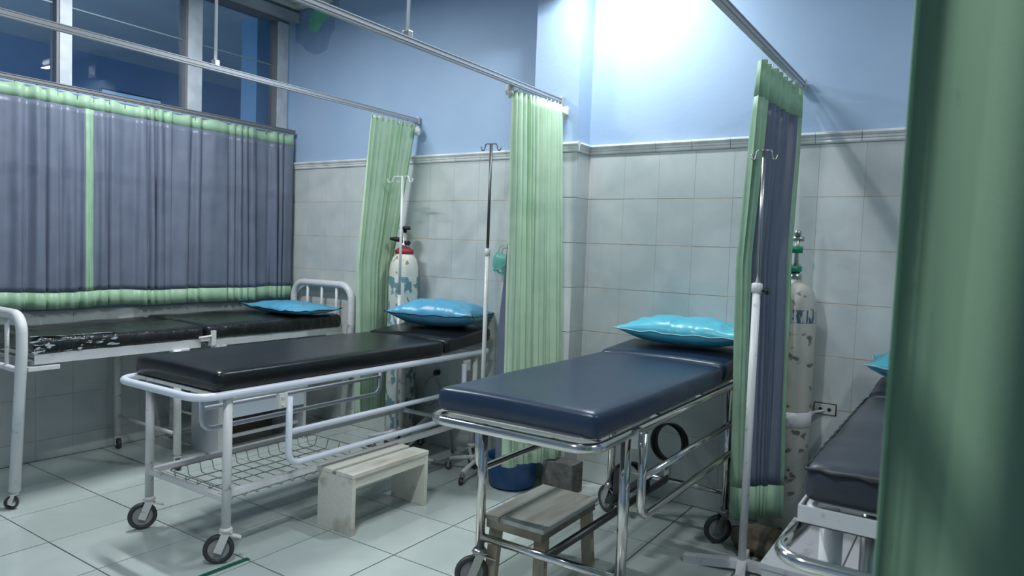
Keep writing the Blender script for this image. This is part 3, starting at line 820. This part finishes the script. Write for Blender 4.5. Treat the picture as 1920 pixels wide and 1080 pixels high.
b = BM(); tube(b, [(4.12, -1.46, .40), (4.10, -1.56, .36)], .012, 0, 10); S4.part('foot_lever', b, steel)
b = BM(); lathe(b, [(.0, -.012), (.018, -.012), (.018, .02), (0, .02)], (4.10, -1.57, .355), 'y', 14); S4.part('lever_cap', b, rubber)
b = BM(); pts_ = []
for k in range(120):
    u = k / 120 * (2 * .61 + 2 * 1.18); w_ = .0035 * math.sin(k * 2.1)
    if u < .61: p_ = (4.112 + u, -1.69 + w_, 0)
    elif u < 1.79: p_ = (4.726 + w_, -1.69 + (u - .61), 0)
    elif u < 2.40: p_ = (4.722 - (u - 1.79), -.51, 0)
    else: p_ = (4.108 + w_, -.51 - (u - 2.40), 0)
    pts_.append((p_[0], p_[1], .783 + w_ * .6))
tube(b, pts_, .0045, 0, 6, closed=True); S4.part('piping', b, pipe_d)
pillow('blue vinyl pillow on the charcoal mattress, mostly behind the front curtain', 4.37, -.24, .825, .60, .36, .14, .03, pil_t, pipe_m, 2.2)

# ============================================================ drip stands
def drip(label, x, y, ztop, zs, legs_z, legr, angs, lower, upper, r1, r2, hooks, casters=False, hub=.09, knob=None, collar=True, hs=1.0):
    t = Thing('drip_stand', label, 'stand', (x, y, 0))
    b = BM(); tube(b, [(x, y, legs_z), (x, y, zs)], r1, 0, 14); t.part('lower_tube', b, lower)
    b = BM(); tube(b, [(x, y, zs - .03), (x, y, ztop)], r2, 0, 12); t.part('upper_rod', b, upper)
    if collar:
        b = BM(); lathe(b, [(r1 * 1.05, zs - .03), (r1 * 1.35, zs - .028), (r1 * 1.35, zs + .008), (r1 * .9, zs + .012)], (x, y, 0), 'z', 16); t.part('collar', b, lower)
    if knob:
        d = Vector((math.cos(knob), math.sin(knob), 0)); b = BM()
        tube(b, [Vector((x, y, zs - .02)) + d * r1, Vector((x, y, zs - .02)) + d * (r1 + .02)], .005, 0, 8)
        tube(b, [Vector((x, y, zs - .02)) + d * (r1 + .02), Vector((x, y, zs - .02)) + d * (r1 + .035)], .014, 0, 8); t.part('knob', b, blackp)
    for a in hooks:
        d = Vector((math.cos(a), math.sin(a), 0)); P = Vector((x, y, ztop))
        b = BM(); tube(b, [P, P + d * .055 * hs, P + d * .068 * hs - Vector((0, 0, .035)), P + d * .092 * hs - Vector((0, 0, .038)), P + d * .10 * hs - Vector((0, 0, .015))], .0035, .008, 8, fs=3)
        t.part('hook', b, upper)
    for a in angs:
        d = Vector((math.cos(a), math.sin(a), 0)); P = Vector((x, y, 0)); b = BM()
        if casters:
            tube(b, [P + Vector((0, 0, legs_z + .05)), P + d * .05 + Vector((0, 0, legs_z + .03)), P + d * legr + Vector((0, 0, legs_z))], .012, .03, 10); t.part('leg', b, lower)
            caster(t, x + d.x * legr, y + d.y * legr, .022, a, legs_z, steel, small=True)
        else:
            M = Matrix.Translation(P) @ Matrix.Rotation(a, 4, 'Z') @ Matrix.Rotation(.10, 4, 'Y')
            box(b, .005, legr, -.019, .019, legs_z - .028, legs_z + .010, .002, M); t.part('leg', b, lower)
    return t
drip('white drip stand with pale wire hooks behind the white stretcher, before the gas cylinder', 1.357, -.235, 1.755, 1.0, .07, .17, [-2.7, -1.7, -.75, 1.15], white_p, white_p, .010, .0085, [-.2, 2.6, 3.4], casters=True, collar=False, hs=1.1)
drip('drip stand with grey steel upper rod between the white stretcher and the pilaster curtain', 2.095, -.31, 1.912, 1.306, .07, .20, [-1.45, 3.3, .95, 2.0], white_p, dark_steel, .0125, .0085, [.3, 3.4], casters=True, hs=.6)
drip('white drip stand with silver hooks and black knob in front of the slate blue curtain', 3.69, -.625, 1.757, 1.205, .045, .235, [-2.95, -1.35, .25, 1.75], white_p, steel, .0165, .0085, [.3, 3.3], knob=-.1, hs=.5)

# ============================================================ gas cylinders
C1 = Thing('gas_cylinder', 'gas cylinder with chipped white and teal paint and red collar behind the white stretcher', 'gas cylinder', (1.283, -.118, 0))
def cyl(t, x, y, r, H, m, band=None, z0=0, zb=(0, 0), bm_=None):
    b = BM(); lathe(b, [(r * .9, z0), (r, z0 + .015), (r, H - .13), (r * .97, H - .09), (r * .84, H - .045), (r * .6, H - .012), (r * .34, H), (r * .3, H + .01)], (x, y, 0), 'z', 32); t.part('body', b, m)
    if band:
        b = BM(); lathe(b, [(r + .001, zb[0]), (r + .0015, zb[0] + .002), (r + .0015, zb[1] - .002), (r + .001, zb[1])], (x, y, 0), 'z', 32); t.part('paint_band', b, bm_)
cyl(C1, 1.283, -.118, .096, 1.275, cyl_m, True, 0, (.12, 1.115), cyl_t)
b = BM(); lathe(b, [(.060, 1.262), (.062, 1.285), (.040, 1.30), (.036, 1.305)], (1.283, -.118, 0)); C1.part('collar', b, red)
b = BM(); lathe(b, [(.026, 1.29), (.026, 1.33), (.018, 1.335), (.018, 1.40), (.012, 1.402), (.012, 1.425)], (1.283, -.118, 0), 'z', 16); C1.part('valve', b, steel)
b = BM(); lathe(b, [(.035, 1.422), (.037, 1.427), (.037, 1.440), (.030, 1.445)], (1.283, -.118, 0), 'z', 14); C1.part('hand_wheel', b, blackp)
b = BM(); tube(b, [(1.283, -.118, 1.352), (1.235, -.155, 1.358), (1.205, -.175, 1.36)], lambda s: .016 if s < .6 else .007, 0, 10); tube(b, [(1.283, -.118, 1.338), (1.335, -.135, 1.335)], .014, 0, 10); C1.part('regulator', b, blackp)
b = BM(); lathe(b, [(.100, 0), (.100, .03), (.097, .03)], (1.283, -.118, 0), 'z', 24); C1.part('foot_ring', b, dark_steel)
cx, cy = 3.732, -.120
C2 = Thing('gas_cylinder', 'dirty white gas cylinder with green valve knob beside the wall socket', 'gas cylinder', (cx, cy, 0))
cyl(C2, cx, cy, .101, 1.215, cyl_n, True, 0, (1.03, 1.09), cyl_s)
b = BM(); lathe(b, [(.030, 1.22), (.030, 1.25), (.020, 1.255), (.020, 1.30)], (cx, cy, 0), 'z', 16); C2.part('valve', b, steel)
b = BM(); lathe(b, [(.036, 1.262), (.038, 1.268), (.038, 1.286), (.030, 1.290)], (cx - .01, cy, 0), 'z', 14); C2.part('neck_ring', b, green_k)
b = BM(); tube(b, [(cx - .05, cy - .03, 1.365), (cx + .028, cy - .01, 1.365)], .016, 0, 12); C2.part('regulator_knob', b, green_k)
b = BM(); tube(b, [(cx, cy, 1.29), (cx, cy, 1.44)], .010, 0, 10); tube(b, [(cx - .035, cy, 1.415), (cx + .03, cy, 1.415)], .012, 0, 10); lathe(b, [(.016, 1.43), (.016, 1.45), (.008, 1.455)], (cx, cy, 0), 'z', 12); C2.part('regulator', b, steel)
b = BM(); lathe(b, [(.024, 1.10), (.026, 1.12), (.026, 1.22), (.020, 1.24)], (cx - .055, cy - .115, 0), 'z', 16); tube(b, [(cx - .055, cy - .115, 1.235), (cx - .02, cy - .03, 1.30)], .006, 0, 8); C2.part('humidifier', b, clear_m)
# white strap holding the second cylinder
b = BM(); lathe(b, [(.1025, .55), (.106, .552), (.106, .615), (.1025, .617)], (cx, cy, 0), 'z', 32); tube(b, [(cx + .09, cy + .06, .60), (cx + .14, -.01, .61)], .006, 0, 8)
solo('strap', b, white_p, 'white band clasping the gas cylinder near the socket', 'strap', (cx, cy, .55))

# ============================================================ step stools
def boards(t, name, lst, m, bev=.0025, parent=None):
    for (x0, x1, y0, y1, z0, z1) in lst:
        b = BM(); box(b, x0, x1, y0, y1, z0, z1, bev); t.part(name, b, m, parent)
ST = Thing('step_stool', 'cream painted box step stool beside the white stretcher', 'stool', (2.055, -1.12, 0), 'wooden step stools')
boards(ST, 'side_panel', [(1.945, 2.172, -1.388, -1.366, 0, .262), (1.945, 2.172, -.892, -.87, 0, .262)], wood)
boards(ST, 'top_board', [(1.943, 2.040, -1.390, -.868, .262, .282), (2.066, 2.174, -1.390, -.868, .262, .282)], wood)
b = BM(); box(b, 2.040, 2.066, -1.388, -.87, .262, .274); ST.part('gap_strip', b, mat('gap_grey', (.22, .23, .22), .7))  # dark grey strip in the gap between the two top boards
boards(ST, 'apron', [(1.95, 1.97, -1.366, -.892, .215, .262), (2.150, 2.168, -1.366, -.892, .215, .262)], wood)
S_ = Thing('step_stool', 'bare worn wooden step stool under the chrome stretcher', 'stool', (3.05, -1.18, 0), 'wooden step stools')
boards(S_, 'top_board', [(2.905, 2.975, -1.40, -.955, .272, .290), (2.979, 3.175, -1.40, -.955, .272, .290)], wood2)
boards(S_, 'apron', [(2.915, 3.165, -1.396, -1.378, .238, .272), (2.915, 3.165, -.977, -.959, .238, .272), (3.150, 3.166, -1.378, -.977, .240, .272), (2.912, 2.928, -1.378, -.977, .240, .272)], wood3)
for sx, x in ((-1, 2.94), (1, 3.14)):
    for sy, y in ((-1, -1.355), (1, -.998)):
        b = BM(); vs = box(b, x - .024, x + .024, y - .014, y + .014, 0, .272, .002)
        for v in b.verts:
            f = 1 - v.co.z / .272; v.co.x += sx * .012 * f; v.co.y += sy * .022 * f
        S_.part('leg', b, wood3)
S5 = Thing('step_stool', 'white painted plank step under the right stretcher', 'stool', (4.1, -.85, 0), 'wooden step stools')
boards(S5, 'top_board', [(3.885, 4.12, -1.15, -.62, .262, .282), (4.125, 4.36, -1.15, -.62, .262, .282)], wood_w)
boards(S5, 'side_panel', [(3.89, 4.355, -1.145, -1.125, 0, .262), (3.89, 4.355, -.645, -.625, 0, .262)], wood_w)
# bench cabinet below the window bed
K = Thing('bench_cabinet', 'white open bench with apron and shelf rail under the window bed', 'bench', (.56, -.75, 0))
boards(K, 'side_panel', [(.40, .735, -1.06, -1.04, 0, .345), (.40, .735, -.46, -.44, 0, .345)], lam_w)
boards(K, 'top_board', [(.395, .742, -1.065, -.435, .345, .360)], lam_w)
boards(K, 'apron', [(.727, .738, -1.04, -.46, .235, .345)], mat('bright_laminate', (.60, .66, .74), .35))
boards(K, 'back_panel', [(.405, .412, -1.04, -.46, .02, .345)], lam_b)
boards(K, 'shelf_rail', [(.66, .68, -1.04, -.46, .095, .115)], lam_w)
b = BM(); box(b, .690, .738, -1.066, -1.061, 0, .345, .001); K.part('edge_strip', b, white_r)

# ============================================================ small things
b = BM(); bc = (2.335, -.335, 0)
lathe(b, [(.0, .004), (.112, .004), (.128, .018), (.142, .13), (.150, .160), (.156, .166), (.152, .172), (.140, .168), (.134, .13), (.120, .022), (0, .016)], bc, 'z', 36)
solo('basin', b, bin_m, 'blue plastic basin on the floor below the pilaster curtain', 'basin', bc)
b = BM(); box(b, 2.50, 2.69, -.285, -.165, 0, .168, .006)
for v in b.verts: v.co += Vector((noise.noise(v.co * 30), noise.noise(v.co * 30 + Vector((5, 0, 0))), 0)) * .004
solo('concrete_block', b, concrete, 'grey concrete block standing against the pilaster beside the blue basin', 'block', (2.6, -.22, 0))
b = BM(); bmesh.ops.create_icosphere(b, subdivisions=4, radius=1)
for v in b.verts:
    p = v.co.copy(); f = 1 + .28 * noise.noise(p * 1.6) + .12 * noise.noise(p * 5)
    v.co = Vector((3.70 + p.x * .12 * f, -.375 + p.y * .09 * f, max(.0, .052 + p.z * .075 * f)))
for f in b.faces: f.smooth = True
solo('rock', b, rock_m, 'lumpy brown rock at the foot of the slate blue curtain', 'rock', (3.70, -.375, 0))
# socket and cable
t = Thing('wall_socket', 'double wall socket on the tiles right of the gas cylinder', 'socket', (3.875, 0, .617))
b = BM(); box(b, 3.830, 3.922, -.012, 0.0, .593, .641, .003); t.part('cover_plate', b, sock_m)
b = BM(); box(b, 3.826, 3.926, -.004, 0.0, .589, .645, .001); t.part('backing', b, blackp)
for x in (3.858, 3.896):
    b = BM(); lathe(b, [(.0, -.0135), (.0085, -.0135), (.0085, -.011), (0, -.011)], (x, 0, .617), 'y', 14); t.part('outlet', b, blackp)
b = BM(); tube(b, [(3.838, -.012, .600), (3.80, -.03, .56), (3.79, -.06, .40), (3.84, -.03, .02)], .003, .03, 6)
solo('cable', b, white_p, 'thin pale cable hanging from the double wall socket', 'cable', (3.80, -.03, .3))
# plug and cable behind white stretcher
t = Thing('power_cable', 'grey cable with black plug hanging on the tiles behind the white stretcher', 'cable', (1.48, 0, .5))
b = BM(); tube(b, [(1.505, -.018, .475), (1.46, -.04, .45), (1.40, -.04, .36), (1.44, -.05, .25), (1.53, -.05, .30), (1.56, -.03, .40), (1.50, -.02, .45)], .0035, .04, 6); t.part('cord', b, rubber_g)
b = BM(); lathe(b, [(.0, -.035), (.016, -.034), (.019, -.02), (.019, 0), (0, 0)], (1.507, 0, .49), 'y', 16); t.part('plug', b, blackp)
# equipment legs behind the white stretcher (folded walker frame)
t = Thing('folded_frame', 'grey tubular folded frame on the floor behind the white stretcher', 'frame', (1.66, -.2, 0))
for k, pts in enumerate(([(1.42, -.40, .02), (1.72, -.14, .36)], [(1.56, -.44, .02), (1.80, -.16, .40)], [(1.45, -.34, .015), (1.88, -.30, .015)], [(1.72, -.14, .36), (1.74, -.12, .02)], [(1.50, -.33, .10), (1.78, -.20, .28)])):
    b = BM(); tube(b, pts, .010, 0, 10); t.part('frame_tube', b, steel if k % 2 else white_r)
# oxygen mask hanging on the wall
t = Thing('oxygen_mask', 'clear teal oxygen mask hanging on the tiles beside the pilaster curtain', 'mask', (2.0, -.03, 1.24))
b = BM()
M = Matrix.Rotation(.5, 3, 'Y')
lathe(b, [(.046, -.05), (.048, -.035), (.042, 0), (.030, .03), (.014, .045), (.012, .06)], (2.0, -.055, 1.235), 'z', 20, M.to_3x3() @ Matrix.Rotation(PI, 3, 'X'))
o = t.part('mask_shell', b, clear_m)
b = BM(); tube(b, [(1.965, -.02, 1.29), (1.98, -.015, 1.34), (2.03, -.015, 1.34), (2.04, -.02, 1.28)], .002, .02, 6); t.part('strap', b, teal)
b = BM(); tube(b, [(1.985, -.05, 1.20), (1.99, -.03, 1.16), (2.03, -.02, 1.19), (2.04, -.02, 1.25), (2.02, -.02, 1.27)], .005, .02, 8); t.part('hose', b, teal)
# speaker on the pilaster (seen mirrored in the window) and board beyond the glass
t = Thing('wall_speaker', 'grey wall speaker mirrored in the window glass', 'speaker', (2.41, PY - .07, 2.9))
b = BM(); box(b, 2.33, 2.49, PY - .13, PY - .03, 2.76, 3.02, .01); t.part('cabinet', b, mat('dark_grey_plastic', (.12, .13, .14), .5))
b = BM(); box(b, 2.345, 2.475, PY - .136, PY - .129, 2.78, 3.0, .003); t.part('grille', b, mat('grey_grille', (.25, .26, .27), .6))
b = BM(); box(b, 2.39, 2.43, PY - .03, PY + .007, 2.86, 2.92, .003); t.part('bracket', b, steel)
t = Thing('wall_board', 'pale blue board with added glow and dark frame seen through the window glass', 'board', (-.60, -.9, 2.1))
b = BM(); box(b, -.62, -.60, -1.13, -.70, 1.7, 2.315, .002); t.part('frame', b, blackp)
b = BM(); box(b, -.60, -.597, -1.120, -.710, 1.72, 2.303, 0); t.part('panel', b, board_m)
b = BM(); box(b, -.63, -.61, -1.02, -1.0, 0, 1.75); box(b, -.63, -.61, -.83, -.81, 0, 1.75); t.part('stand', b, alu_dark)
# green tape on the floor
b = BM(); box(b, -.013, .013, -.60, .0, .0, .0012, 0, Matrix.Translation((2.005, -1.80, .0003)) @ Matrix.Rotation(-.02, 4, 'Z'))
solo('floor_tape', b, tape_m, 'strip of dark green tape on the floor tiles in front of the white stretcher', 'tape', (2.0, -1.9, 0))
